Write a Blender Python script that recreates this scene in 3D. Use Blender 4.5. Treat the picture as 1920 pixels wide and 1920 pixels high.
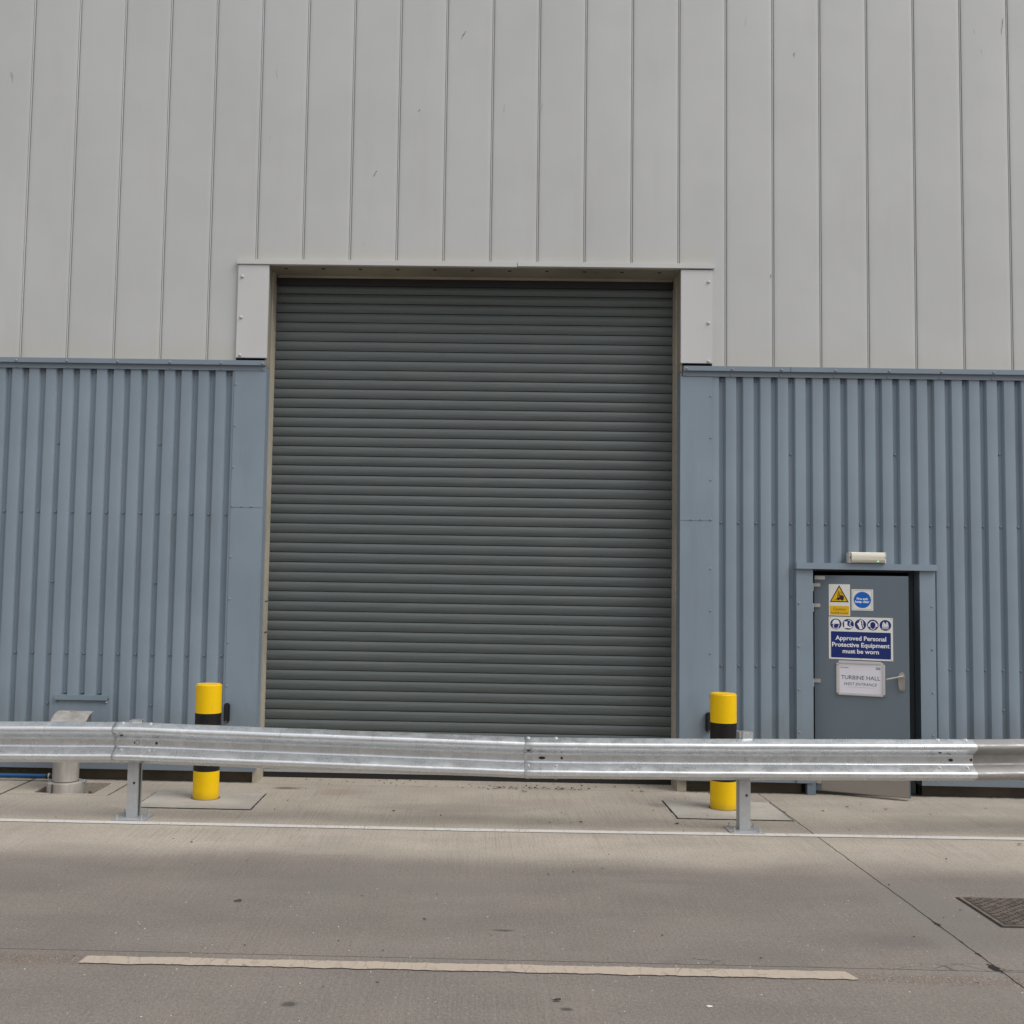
import bpy, bmesh, math, random
from mathutils import Vector, Matrix

random.seed(7)
for o in list(bpy.data.objects): bpy.data.objects.remove(o)
scene = bpy.context.scene
COL = scene.collection

# ------------------------------------------------------------------ camera
CAM = (-0.3460957991789504, -9.919613998918944, 1.8595442919248133)
PITCH, YAW, ROLL = 0.06583192240090889, -0.01804055999086315, 0.01697769438458541
FPX, PX, PY = 2006.202581745127, 850.9753797277019, 961.5579983729804
cd = bpy.data.cameras.new('camera'); cam = bpy.data.objects.new('camera', cd); COL.objects.link(cam)
_f = Vector((math.sin(YAW)*math.cos(PITCH), math.cos(YAW)*math.cos(PITCH), math.sin(PITCH)))
_r = Vector((math.cos(YAW), -math.sin(YAW), 0)); _u = _r.cross(_f)
_r2 = _r*math.cos(ROLL)+_u*math.sin(ROLL); _u2 = -_r*math.sin(ROLL)+_u*math.cos(ROLL)
cam.matrix_world = Matrix(((_r2.x, _u2.x, -_f.x, CAM[0]), (_r2.y, _u2.y, -_f.y, CAM[1]), (_r2.z, _u2.z, -_f.z, CAM[2]), (0, 0, 0, 1)))
cd.sensor_width = 36; cd.lens = FPX/1920*36
cd.shift_x = (960-PX)/1920; cd.shift_y = (PY-960)/1920
cd.clip_start = .05; cd.clip_end = 2000
scene.camera = cam
scene.render.resolution_x = scene.render.resolution_y = 1024

# ------------------------------------------------------------------ light
SUN_EL, SUN_AZ = math.radians(50), math.radians(58)      # azimuth: to the right of the line from the wall to the camera
world = bpy.data.worlds.new('World'); scene.world = world; world.use_nodes = True
wn = world.node_tree; wn.nodes.clear()
sky = wn.nodes.new('ShaderNodeTexSky'); sky.sky_type = 'NISHITA'; sky.sun_disc = False
sky.sun_elevation = SUN_EL; sky.sun_rotation = math.pi-SUN_AZ
sky.air_density = 1.0; sky.dust_density = 6.0; sky.ozone_density = 1.0
hs = wn.nodes.new('ShaderNodeHueSaturation'); hs.inputs['Saturation'].default_value = .16
bg = wn.nodes.new('ShaderNodeBackground'); bg.inputs['Strength'].default_value = .11
wo = wn.nodes.new('ShaderNodeOutputWorld')
# cloud cover: overcast luminance, three times brighter overhead than at the horizon
wg = wn.nodes.new('ShaderNodeTexCoord'); ws = wn.nodes.new('ShaderNodeSeparateXYZ'); wn.links.new(wg.outputs['Generated'], ws.inputs[0])
wm = wn.nodes.new('ShaderNodeMapRange'); wn.links.new(ws.outputs[2], wm.inputs[0])
wm.inputs[1].default_value = 0.; wm.inputs[2].default_value = 1.; wm.inputs[3].default_value = 3.4; wm.inputs[4].default_value = 10.2
wc = wn.nodes.new('ShaderNodeMix'); wc.data_type = 'RGBA'; wc.blend_type = 'MULTIPLY'; wc.inputs[0].default_value = 1.
wc.inputs[6].default_value = (.985, 1., 1.03, 1); wn.links.new(wm.outputs[0], wc.inputs[7])
wx = wn.nodes.new('ShaderNodeMix'); wx.data_type = 'RGBA'; wx.inputs[0].default_value = .75
wn.links.new(sky.outputs[0], hs.inputs['Color']); wn.links.new(hs.outputs[0], wx.inputs[6]); wn.links.new(wc.outputs[2], wx.inputs[7]); wn.links.new(wx.outputs[2], bg.inputs[0]); wn.links.new(bg.outputs[0], wo.inputs[0])
sl = bpy.data.lights.new('sun', 'SUN'); sl.energy = 1.5; sl.angle = math.radians(36); sl.color = (1, .975, .94)
sun = bpy.data.objects.new('sun', sl); COL.objects.link(sun)
sd = Vector((math.sin(SUN_AZ)*math.cos(SUN_EL), -math.cos(SUN_AZ)*math.cos(SUN_EL), math.sin(SUN_EL)))
sun.rotation_euler = sd.to_track_quat('Z', 'Y').to_euler(); sun.location = (6, -14, 16)
scene.view_settings.view_transform = 'Standard'; scene.view_settings.look = 'None'
scene.view_settings.exposure = 0.2; scene.view_settings.gamma = 1.0
scene.render.engine = 'CYCLES'
scene.cycles.max_bounces = 4

# ------------------------------------------------------------------ node helper
class Mat:
    def __init__(s, name, base=(.5, .5, .5), rough=.6, metal=0., spec=.5):
        s.m = bpy.data.materials.new(name); s.m.use_nodes = True; s.t = s.m.node_tree
        s.b = s.t.nodes['Principled BSDF']
        s.b.inputs['Base Color'].default_value = (*base, 1); s.b.inputs['Roughness'].default_value = rough
        s.b.inputs['Metallic'].default_value = metal; s.b.inputs['Specular IOR Level'].default_value = spec
        s.co = s.t.nodes.new('ShaderNodeTexCoord').outputs['Object']
    def put(s, sock, v):
        if isinstance(v, bpy.types.NodeSocket): s.t.links.new(v, sock)
        elif isinstance(v, tuple) and len(v) == 3 and sock.type == 'RGBA': sock.default_value = (*v, 1)
        else: sock.default_value = v
    def set(s, k, v): s.put(s.b.inputs[k], v)
    def math(s, op, a, b=0., c=None, clamp=False):
        n = s.t.nodes.new('ShaderNodeMath'); n.operation = op; n.use_clamp = clamp
        s.put(n.inputs[0], a); s.put(n.inputs[1], b)
        if c is not None: s.put(n.inputs[2], c)
        return n.outputs[0]
    def scale(s, v, loc=(0, 0, 0)):
        n = s.t.nodes.new('ShaderNodeMapping'); s.t.links.new(s.co, n.inputs[0])
        n.inputs['Scale'].default_value = v; n.inputs['Location'].default_value = loc
        return n.outputs[0]
    def noise(s, sc, vec=None, detail=4., rough=.6, dist=0.):
        n = s.t.nodes.new('ShaderNodeTexNoise'); s.t.links.new(vec or s.co, n.inputs['Vector'])
        n.inputs['Scale'].default_value = sc; n.inputs['Detail'].default_value = detail
        n.inputs['Roughness'].default_value = rough; n.inputs['Distortion'].default_value = dist
        return n.outputs['Fac']
    def voro(s, sc, vec=None, feature='F1', out='Distance', rnd=1.):
        n = s.t.nodes.new('ShaderNodeTexVoronoi'); n.feature = feature; s.t.links.new(vec or s.co, n.inputs['Vector'])
        n.inputs['Scale'].default_value = sc; n.inputs['Randomness'].default_value = rnd
        return n.outputs[out]
    def rng(s, v, a, b, c=0., d=1.):
        n = s.t.nodes.new('ShaderNodeMapRange'); n.interpolation_type = 'SMOOTHSTEP'; s.put(n.inputs[0], v)
        for i, q in enumerate((a, b, c, d)): s.put(n.inputs[i+1], q)
        return n.outputs[0]
    def mix(s, f, a, b, mode='MIX'):
        n = s.t.nodes.new('ShaderNodeMix'); n.data_type = 'RGBA'; n.blend_type = mode
        s.put(n.inputs[0], f); s.put(n.inputs[6], a); s.put(n.inputs[7], b)
        return n.outputs[2]
    def xyz(s):
        n = s.t.nodes.new('ShaderNodeSeparateXYZ'); s.t.links.new(s.co, n.inputs[0]); return n.outputs
    def bump(s, h, dist=.002, strength=1., prev=None):
        n = s.t.nodes.new('ShaderNodeBump'); s.put(n.inputs['Height'], h)
        n.inputs['Distance'].default_value = dist; n.inputs['Strength'].default_value = strength
        if prev: s.t.links.new(prev, n.inputs['Normal'])
        s.t.links.new(n.outputs[0], s.b.inputs['Normal']); return n.outputs[0]

def mul(c, k): return tuple(x*k for x in c)

def painted(name, base, rough=.45, var=.06, grime=(.3, .29, .24), grime_amt=.12, wave=.0012, zgrime=None, foot=False):
    """coated sheet metal: weak cloudy tone, vertical rain streaks, fine oil-canning"""
    m = Mat(name, base, rough)
    big = m.noise(.9, detail=3); st = m.noise(5., m.scale((1, 1, .12)), detail=5); fine = m.noise(60., detail=3)
    c = m.mix(m.rng(big, .3, .7), mul(base, 1-var), mul(base, 1+var))
    c = m.mix(m.math('MULTIPLY', m.rng(st, .52, .8), grime_amt), c, mul(grime, .5+base[1]))
    c = m.mix(m.math('MULTIPLY', m.rng(fine, .62, .75), .10), c, mul(base, .8))
    if zgrime:
        z = m.xyz()[2]; n2 = m.noise(9., m.scale((1, 1, .3)), detail=4)
        zz = m.math('ADD', z, m.math('MULTIPLY', m.math('SUBTRACT', n2, .5), zgrime[1]))
        c = m.mix(m.math('MULTIPLY', m.rng(zz, zgrime[0]+zgrime[1]*.5, zgrime[0]-zgrime[1]*.4), zgrime[2]), c, mul(grime, .8))
    if foot:   # yellowish wash-off that collects along the lower edges of the sheets
        x, y, z = m.xyz(); A = m.math; j = A('MULTIPLY', A('SUBTRACT', m.noise(7., m.scale((1, 1, .25)), detail=4), .5), .5)
        a_ = m.rng(A('ADD', z, j), 4.22, 3.90); b_ = A('MULTIPLY', m.rng(A('ADD', z, j), 5.15, 4.86), A('MULTIPLY', m.rng(x, -2.62, -2.6), m.rng(x, 1.88, 1.86)))
        c = m.mix(A('MULTIPLY', A('MAXIMUM', a_, b_), .5), c, (.50, .485, .415))
        c = m.mix(A('MULTIPLY', m.rng(m.noise(2.6, m.scale((1, 1, .2), (3, 0, 1)), detail=5), .55, .75), .2), c, (.38, .38, .37))
    m.set('Base Color', c)
    m.set('Roughness', m.rng(m.noise(3., detail=4), .3, .7, rough-.06, rough+.08))
    m.bump(m.noise(2.2, m.scale((1, 1, .5)), detail=2), wave*4, 1.)
    return m.m

UP = (.495, .502, .506)
M_up = painted('grey_cladding', UP, .42, .035, (.40, .395, .38), .14, foot=True)
BL = (.222, .276, .332)
M_bl = painted('blue_cladding', BL, .42, .06, (.14, .14, .13), .22, zgrime=(.55, .8, .35))
M_bl_dk = painted('blue_flashing', mul(BL, .90), .42, .05, (.30, .31, .30), .12)
M_door = painted('door_paint', mul(BL, .66), .38, .03, (.28, .28, .27), .06, wave=.0004)
M_wpan = painted('white_trim', (.555, .558, .558), .4, .03, (.5, .47, .36), .10)
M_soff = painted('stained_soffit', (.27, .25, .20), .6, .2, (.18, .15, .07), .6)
M_lamp = painted('lamp_housing', (.62, .61, .55), .35, .03, (.5, .48, .38), .2, wave=.0001)

def shutter_mat():
    b = (.090, .106, .105); m = Mat('shutter_slats', b, .38)
    st = m.noise(7., m.scale((.35, 1, 14)), detail=5); x, y, z = m.xyz()
    per = m.noise(1., m.scale((.01, 0, 10.695)), detail=0)
    c = m.mix(m.rng(st, .3, .75), mul(b, .84), mul(b, 1.16))
    c = m.mix(m.math('MULTIPLY', m.rng(per, .35, .65), .5), c, (.094, .108, .110))
    dust = m.noise(2.5, m.scale((.6, 1, .6)), detail=5)
    c = m.mix(m.math('MULTIPLY', m.rng(dust, .5, .8), .15), c, (.15, .15, .135))
    m.set('Base Color', c); m.set('Roughness', m.rng(st, .3, .7, .30, .44))
    m.bump(m.noise(30., m.scale((.1, 1, 4)), detail=3), .0012, 1.)
    return m.m
M_shut = shutter_mat()

def galv(name, base=(.74, .765, .785), rough=.26, metal=.78, dull=0.):
    m = Mat(name, base, rough, metal)
    sp = m.voro(38., m.scale((1, 1, 1)), out='Color'); sep = m.t.nodes.new('ShaderNodeSeparateColor'); m.t.links.new(sp, sep.inputs[0])
    cl = m.noise(3., m.scale((1, 1, 2)), detail=5); scr = m.noise(16., m.scale((2.6, .25, .14)), detail=5, rough=.65)
    c = m.mix(m.rng(sep.outputs[0], 0, 1), mul(base, .90), mul(base, 1.06))
    c = m.mix(m.rng(cl, .35, .7), mul(base, .90-dull*.3), c)
    c = m.mix(m.math('MULTIPLY', m.rng(scr, .60, .74), .35+dull), c, (.36, .36, .35))
    c = m.mix(m.math('MULTIPLY', m.rng(scr, .36, .26), .6), c, (.85, .86, .86))
    m.set('Base Color', c)
    m.set('Roughness', m.rng(m.noise(8., detail=5), .3, .7, rough-.06+dull*.15, rough+.14+dull*.2))
    m.bump(m.noise(14., m.scale((1.5, .4, .4)), detail=3), .0011, 1.)
    return m.m
M_galv = galv('galvanised_steel')
M_galv_old = galv('dull_galvanised_steel', (.40, .39, .38), .42, .6, .35)
M_post = galv('galvanised_post', (.46, .47, .48), .5, .4)
M_bolt = Mat('bolt_zinc', (.50, .50, .49), .5, .6).m
M_hole = Mat('slot_dark', (.02, .02, .02), .8).m
M_screw = Mat('painted_screw', (.24, .28, .32), .4).m
M_screw_w = Mat('pale_screw', (.52, .52, .51), .6, 0, .2).m
M_steel = Mat('brushed_steel', (.62, .60, .57), .38, .75)
M_steel.set('Base Color', M_steel.mix(M_steel.rng(M_steel.noise(30., M_steel.scale((.2, 1, 3))), .3, .7), (.50, .48, .45), (.68, .66, .63))); M_steel = M_steel.m
M_kick = Mat('kick_plate_steel', (.36, .33, .30), .42, .7).m

def duct_mat():
    b = (.46, .43, .40); m = Mat('duct_metal', b, .5, .35)
    a = m.noise(7., m.scale((1, 1, .35)), detail=6); d = m.noise(30., m.scale((1, 1, .15)), detail=4)
    c = m.mix(m.rng(a, .35, .7), mul(b, .72), mul(b, 1.12)); c = m.mix(m.math('MULTIPLY', m.rng(d, .6, .75), .5), c, (.2, .17, .14))
    m.set('Base Color', c); m.set('Roughness', m.rng(a, .3, .7, .42, .62)); m.bump(a, .003); return m.m
M_duct = duct_mat()
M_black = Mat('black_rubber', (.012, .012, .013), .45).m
M_dark = Mat('interior_dark', (.025, .027, .03), .8).m
M_bluepipe = Mat('blue_pipe_plastic', (.004, .075, .22), .35).m

def bollard_mat(name, b, dirt):
    m = Mat(name, b, .45, 0, .3); x, y, z = m.xyz()
    n = m.noise(14., m.scale((1, 1, .5)), detail=5); s2 = m.noise(45., detail=3)
    c = m.mix(m.math('MULTIPLY', m.rng(n, .5, .78), .16), b, dirt)
    c = m.mix(m.math('MULTIPLY', m.rng(s2, .70, .76), .6), c, mul(dirt, .5))
    zz = m.math('ADD', z, m.math('MULTIPLY', m.math('SUBTRACT', n, .5), .08))
    c = m.mix(m.math('MULTIPLY', m.rng(zz, .09, .0), .6), c, dirt)
    sf = m.noise(5., m.scale((1, 1, 2.6)), detail=6, rough=.75)
    c = m.mix(m.math('MULTIPLY', m.rng(sf, .60, .70), .30), c, mul(dirt, .7))
    m.set('Base Color', c); m.set('Roughness', m.rng(n, .3, .7, .32, .5)); m.bump(m.noise(9., m.scale((1, 1, .3)), detail=3), .0015); return m.m
M_yel = bollard_mat('yellow_sleeve', (.90, .56, .001), (.50, .34, .03))
M_blk = bollard_mat('black_band', (.014, .013, .013), (.05, .045, .04))

def concrete(name, b, wear=.25, scale=1., joints=False, dirt=(.10, .085, .065)):
    m = Mat(name, b, .85, 0, .3)
    a = m.noise(1.3*scale, detail=6); f = m.noise(26.*scale, detail=6, rough=.7); g = m.noise(160., detail=2)
    c = m.mix(m.rng(a, .3, .7), mul(b, 1-wear*.6), mul(b, 1+wear*.4))
    c = m.mix(m.math('MULTIPLY', m.rng(f, .52, .75), .4), c, mul(dirt, 1.2))
    c = m.mix(m.math('MULTIPLY', m.rng(g, .6, .72), .35), c, mul(b, 1.35))
    m.set('Base Color', c); m.bump(f, .004); return m.m
M_plinth = concrete('plinth_concrete', (.13, .108, .08), .6)
M_pier = concrete('pier_concrete', (.40, .36, .29), .3)
M_patch = concrete('patch_concrete', (.41, .38, .34), .3)

def ground_mat():
    m = Mat('yard_concrete', (.2, .18, .16), .85, 0, .3)
    x, y, z = m.xyz(); A = m.math
    LIGHT = (.43, .378, .316); DARK = (.192, .167, .147)
    wob = A('MULTIPLY', A('SUBTRACT', m.noise(.7, m.scale((.5, 1.2, 1)), detail=4), .5), .55)
    yy = A('ADD', y, wob)
    band = m.rng(yy, -2.25, -2.85)                       # wheel-worn carriageway beyond the clean strip
    cloud = m.noise(1.6, m.scale((.6, 1.2, 1)), detail=6, rough=.65)
    base = m.mix(band, m.mix(m.rng(cloud, .3, .7), mul(LIGHT, .88), mul(LIGHT, 1.10)), m.mix(m.rng(cloud, .3, .7), mul(DARK, .90), mul(DARK, 1.13)))
    # tint differences, pinkish and grey clouds
    c = m.mix(A('MULTIPLY', m.rng(m.noise(.9, m.scale((1, 1, 1), (5, 3, 0)), detail=3), .45, .75), .35), base, m.mix(band, (.27, .235, .205), (.165, .15, .145)))
    # tyre-drawn dark smears along the wall direction
    smear = m.noise(2.2, m.scale((.22, 2.4, 1)), detail=6, rough=.7)
    c = m.mix(A('MULTIPLY', m.rng(smear, .55, .78), .28), c, m.mix(band, (.20, .175, .15), (.105, .095, .09)))
    # broom finish: fine lines running away from the wall
    br = m.noise(80., m.scale((1, .016, 1)), detail=2, rough=.7)
    br2 = m.noise(14., m.scale((1, .05, 1)), detail=3, rough=.7)
    bmask = m.rng(m.noise(1.1, m.scale((1, .4, 1), (2, 7, 0)), detail=3), .35, .65, .35, 1.)
    brm = A('MULTIPLY', m.rng(br, .50, .72), bmask)
    c = m.mix(A('MULTIPLY', brm, m.mix(band, (.34, .34, .34), (.16, .16, .16))), c, mul(DARK, .72))
    c = m.mix(A('MULTIPLY', A('MULTIPLY', m.rng(br, .52, .38), bmask), m.mix(band, (.16, .16, .16), (.05, .05, .05))), c, mul(LIGHT, 1.15))
    c = m.mix(A('MULTIPLY', m.rng(br2, .62, .74), .22), c, mul(DARK, .8))
    # fine grain and exposed aggregate (stronger in the worn lane)
    g1 = m.noise(190., detail=3, rough=.7)
    c = m.mix(A('MULTIPLY', m.rng(g1, .50, .68), .50), c, mul(DARK, .45))
    c = m.mix(A('MULTIPLY', m.rng(g1, .48, .32), .42), c, mul(LIGHT, 1.25))
    g2 = m.noise(62., m.scale((1, .75, 1)), detail=3, rough=.75)
    c = m.mix(A('MULTIPLY', m.rng(g2, .50, .66), .36), c, mul(DARK, .5))
    c = m.mix(A('MULTIPLY', m.rng(g2, .46, .32), .20), c, mul(LIGHT, 1.1))
    v = m.voro(48., m.scale((1, .8, 1)))
    vm = m.noise(2.5, m.scale((1, 1, 1), (9, 9, 0)), detail=4)
    near = m.rng(y, -4.1, -4.75, .25, 1.)
    ag = A('MULTIPLY', A('MULTIPLY', m.rng(v, .15, .09), m.rng(vm, .5, .66)), A('MULTIPLY', near, .75))
    c = m.mix(ag, c, (.50, .46, .41))
    v2 = m.voro(31., m.scale((1, .7, 1), (3, 1, 0)))
    c = m.mix(A('MULTIPLY', m.rng(v2, .11, .06), .7), c, (.05, .042, .036))
    # worn-away marking: rusty speckled strip that continues the dashed line
    ym = A('ABSOLUTE', A('ADD', y, 4.61)); xg = A('MAXIMUM', m.rng(x, 1.50, 1.54), m.rng(x, -2.19, -2.23))
    gh = A('MULTIPLY', A('MULTIPLY', m.rng(A('ADD', ym, A('MULTIPLY', m.noise(8., detail=3), .04)), .105, .06), xg), m.rng(x, 2.75, 2.25))
    gs = m.rng(m.noise(60., detail=4, rough=.8), .45, .62)
    c = m.mix(A('MULTIPLY', A('MULTIPLY', gh, gs), .75), c, m.mix(m.rng(m.noise(5.), .4, .62), (.16, .09, .055), (.10, .075, .065)))
    vs = m.voro(60., m.scale((1, 1, 1), (2, 2, 0)))
    c = m.mix(A('MULTIPLY', A('MULTIPLY', gh, m.rng(vs, .2, .1)), .9), c, (.62, .58, .52))
    # local stains
    def blob(cx, cy, rx, ry, col, amt, soft=.6):
        dx = A('DIVIDE', A('SUBTRACT', x, cx), rx); dy = A('DIVIDE', A('SUBTRACT', y, cy), ry)
        d = A('SQRT', A('ADD', A('MULTIPLY', dx, dx), A('MULTIPLY', dy, dy)))
        d = A('ADD', d, A('MULTIPLY', A('SUBTRACT', m.noise(9., detail=4), .5), .9))
        return A('MULTIPLY', m.rng(d, 1.0+soft*.3, 1.0-soft), amt), col
    for b in ((-1.98, -.20, .14, .07, (.13, .095, .045), .75), (-1.52, -.33, .22, .18, (.30, .22, .17), .5), (-1.12, -5.09, .045, .035, (.06, .055, .052), .8),
              (.10, -5.075, .035, .022, (.055, .05, .048), .8), (-.15, -4.02, .07, .022, (.06, .055, .05), .75), (1.95, -4.05, .26, .16, (.13, .118, .115), .4),
              (.9, -3.0, .35, .06, (.14, .125, .115), .3), (.25, -.62, .5, .2, (.30, .24, .2), .35),
              (1.28, -.62, .12, .1, (.17, .155, .14), .45), (-.5, -.9, .8, .2, (.20, .175, .15), .3), (3.7, -1.0, 1.0, .25, (.24, .21, .165), .35),
              (-.9, -3.2, 1.2, .22, (.185, .17, .158), .35), (2.4, -3.55, .25, .8, (.185, .172, .158), .45)):
        f, col = blob(*b); c = m.mix(f, c, col)
    # light cement band beside the long joint
    jn = A('MULTIPLY', A('SUBTRACT', m.noise(5., detail=4), .5), .03)
    dj = A('ABSOLUTE', A('ADD', A('SUBTRACT', x, 2.2885), A('MULTIPLY', A('SUBTRACT', m.noise(7., m.scale((.2, 1, 1)), detail=3), .5), .022)))
    c = m.mix(A('MULTIPLY', m.rng(A('ADD', A('ABSOLUTE', A('ADD', x, -2.21)), jn), .075, .045), .16), c, (.24, .22, .20))
    # joints (dark, chipped)
    chip = m.noise(6., m.scale((.3, 1, 1), (1, 4, 0)), detail=5, rough=.7)
    wj = A('ADD', .0045, A('MULTIPLY', m.rng(chip, m.rng(y, -3.2, -3.8, .60, .50), .76), .030))
    J = m.rng(A('DIVIDE', dj, wj), 1.25, .7)
    dt = A('ABSOLUTE', A('ADD', A('ADD', y, 4.475), A('MULTIPLY', A('SUBTRACT', m.noise(5., m.scale((1, .2, 1)), detail=3), .5), .012)))
    chip2 = m.noise(7., m.scale((1, .3, 1), (8, 2, 0)), detail=5, rough=.75)
    wt = A('ADD', .0030, A('MULTIPLY', m.rng(chip2, .60, .78), .012))
    J = A('MAXIMUM', J, A('MULTIPLY', m.rng(A('DIVIDE', dt, wt), 1.4, .6), .9))
    # crazing along the transverse joint on the right
    cr = m.voro(6.5, m.scale((1, 2.2, 1)), 'DISTANCE_TO_EDGE')
    crm = A('MULTIPLY', m.rng(A('ABSOLUTE', A('ADD', y, 4.425)), .075, .03), A('MULTIPLY', m.rng(x, .55, .8), m.rng(m.noise(1.7, m.scale((1, .3, 1), (4, 0, 0))), .45, .55)))
    J = A('MAXIMUM', J, A('MULTIPLY', A('MULTIPLY', m.rng(cr, .035, .012), crm), .8))
    # big spall where the joints cross
    sp = A('SQRT', A('ADD', A('POWER', A('DIVIDE', A('SUBTRACT', x, 2.275), .035), 2.), A('POWER', A('DIVIDE', A('ADD', y, 4.43), .085), 2.)))
    J = A('MAXIMUM', J, m.rng(A('ADD', sp, A('MULTIPLY', m.noise(30., detail=4, rough=.8), 1.8)), 1.75, 1.5))
    # joint round the duct slab, sill joint
    def seg(ax, c0, lo, hi, w, other):
        d = A('ABSOLUTE', A('ADD', A('SUBTRACT', ax, c0), A('MULTIPLY', A('SUBTRACT', m.noise(9., detail=3), .5), .02)))
        return A('MULTIPLY', m.rng(A('DIVIDE', d, w), 1.3, .7), A('MULTIPLY', m.rng(other, lo-.004, lo), m.rng(other, hi+.004, hi)))
    for q in ((x, -4.34, -.74, .05, .013, y), (x, -3.43, -.68, .05, .008, y), (y, -.69, -4.34, -3.43, .003, x)):
        J = A('MAXIMUM', J, A('MULTIPLY', seg(*q), .85))
    sn = m.noise(3., m.scale((1, .1, 1)), detail=5)
    J = A('MAXIMUM', J, A('MULTIPLY', seg(y, -.005, -2.35, 1.6, A('ADD', .002, A('MULTIPLY', m.rng(sn, .5, .7), .008)), x), .9))
    c = m.mix(J, c, (.022, .018, .015))
    # darker ground where the yard meets the wall
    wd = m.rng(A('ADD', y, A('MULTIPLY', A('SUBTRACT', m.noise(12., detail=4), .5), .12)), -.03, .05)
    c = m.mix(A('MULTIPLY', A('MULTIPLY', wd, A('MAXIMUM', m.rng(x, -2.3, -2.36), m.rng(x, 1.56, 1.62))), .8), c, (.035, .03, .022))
    m.set('Base Color', c)
    m.set('Roughness', m.rng(cloud, .3, .7, .75, .92))
    h = A('ADD', A('MULTIPLY', br, .5), A('MULTIPLY', g1, .6))
    m.bump(h, .004, 1.)
    return m.m
M_ground = ground_mat()

def paint_mat(name, b, worn):
    m = Mat(name, b, .7, 0, .3)
    n = m.noise(22., m.scale((1, .25, 1)), detail=6, rough=.7); f = m.noise(120., detail=3)
    c = m.mix(m.math('MULTIPLY', m.rng(n, .52, .75), worn), b, (.22, .19, .16))
    c = m.mix(m.math('MULTIPLY', m.rng(f, .55, .7), .35), c, mul(b, .55))
    k = m.noise(3.5, m.scale((1, .5, 1)), detail=6, rough=.8)
    c = m.mix(m.math('MULTIPLY', m.rng(k, .56, .68), worn), c, (.24, .21, .18))
    cr = m.voro(9., m.scale((1.6, .35, 1)), 'DISTANCE_TO_EDGE')
    c = m.mix(m.math('MULTIPLY', m.math('MULTIPLY', m.rng(cr, .022, .008), m.rng(m.noise(2.), .45, .55)), .5), c, (.12, .10, .085))
    m.set('Base Color', c); m.bump(n, .003); return m.m
M_line = paint_mat('white_line_paint', (.62, .59, .56), .35)
M_dash = paint_mat('cream_thermoplastic', (.43, .36, .292), .6)
M_iron = Mat('cast_iron', (.085, .07, .062), .6, .2)
M_iron.set('Base Color', M_iron.mix(M_iron.rng(M_iron.noise(14., detail=5), .35, .7), (.12, .095, .08), (.22, .175, .145))); M_iron = M_iron.m

def flat(name, c, r=.35): return Mat(name, c, r).m
S_white = flat('sign_white', (.84, .83, .79)); S_navy = flat('sign_navy', (.004, .022, .17)); S_blue = flat('sign_blue', (.0, .13, .56))
S_yel = flat('sign_yellow', (.86, .50, .0)); S_blk = flat('sign_black', (.02, .017, .012)); S_lett = flat('sign_lettering', (.90, .90, .91))
S_paper = flat('paper', (.78, .76, .83), .7); S_ink = flat('ink_grey', (.07, .07, .08)); S_brown = flat('ink_brown', (.22, .13, .01))
S_frame = Mat('snap_frame_aluminium', (.72, .71, .70), .35, .5).m; S_corner = flat('corner_grey', (.22, .22, .23)); S_red = flat('red_dot', (.5, .03, .03))
S_logo = flat('logo_navy', (.03, .05, .14)); S_line = flat('rule_mauve', (.33, .24, .30))

# ------------------------------------------------------------------ mesh helpers
def mesh_obj(name, bm, mat, parent=None, smooth=False, loc=None, recalc=True):
    if recalc: bmesh.ops.recalc_face_normals(bm, faces=bm.faces)
    me = bpy.data.meshes.new(name); bm.to_mesh(me); bm.free()
    for mm in (mat if isinstance(mat, (list, tuple)) else [mat]): me.materials.append(mm)
    if smooth:
        me.shade_smooth()
        try: me.set_sharp_from_angle(angle=math.radians(35 if smooth is True else smooth))
        except Exception: pass
    o = bpy.data.objects.new(name, me); COL.objects.link(o)
    if parent: o.parent = parent
    if loc: o.location = loc
    return o
def thing(name, label, cat, loc=(0, 0, 0), rz=0., group=None):
    o = bpy.data.objects.new(name, None); COL.objects.link(o); o.empty_display_size = .1
    o.location = loc; o.rotation_euler = (0, 0, rz); o['label'] = label; o['category'] = cat
    if group: o['group'] = group
    return o
def part_empty(name, parent, loc=(0, 0, 0)):
    o = bpy.data.objects.new(name, None); COL.objects.link(o); o.parent = parent; o.location = loc; return o
def box(bm, x0, x1, y0, y1, z0, z1, bev=0.):
    vs = [bm.verts.new((x, y, z)) for x in (x0, x1) for y in (y0, y1) for z in (z0, z1)]
    fs = [bm.faces.new([vs[i] for i in q]) for q in ((0, 1, 3, 2), (4, 6, 7, 5), (0, 4, 5, 1), (2, 3, 7, 6), (0, 2, 6, 4), (1, 5, 7, 3))]
    if bev:
        es = list({e for f in fs for e in f.edges}); bmesh.ops.bevel(bm, geom=es, offset=bev, segments=2, affect='EDGES')
    return bm
def B(*a, **k): return box(bmesh.new(), *a, **k)
def extr_z(bm, pts, z0, z1, close=False):
    a = [bm.verts.new((x, y, z0)) for x, y in pts]; b = [bm.verts.new((x, y, z1)) for x, y in pts]
    n = len(pts)
    for i in range(n if close else n-1):
        j = (i+1) % n; bm.faces.new((a[i], a[j], b[j], b[i]))
    if close: bm.faces.new(a[::-1]); bm.faces.new(b)
    return bm
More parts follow.
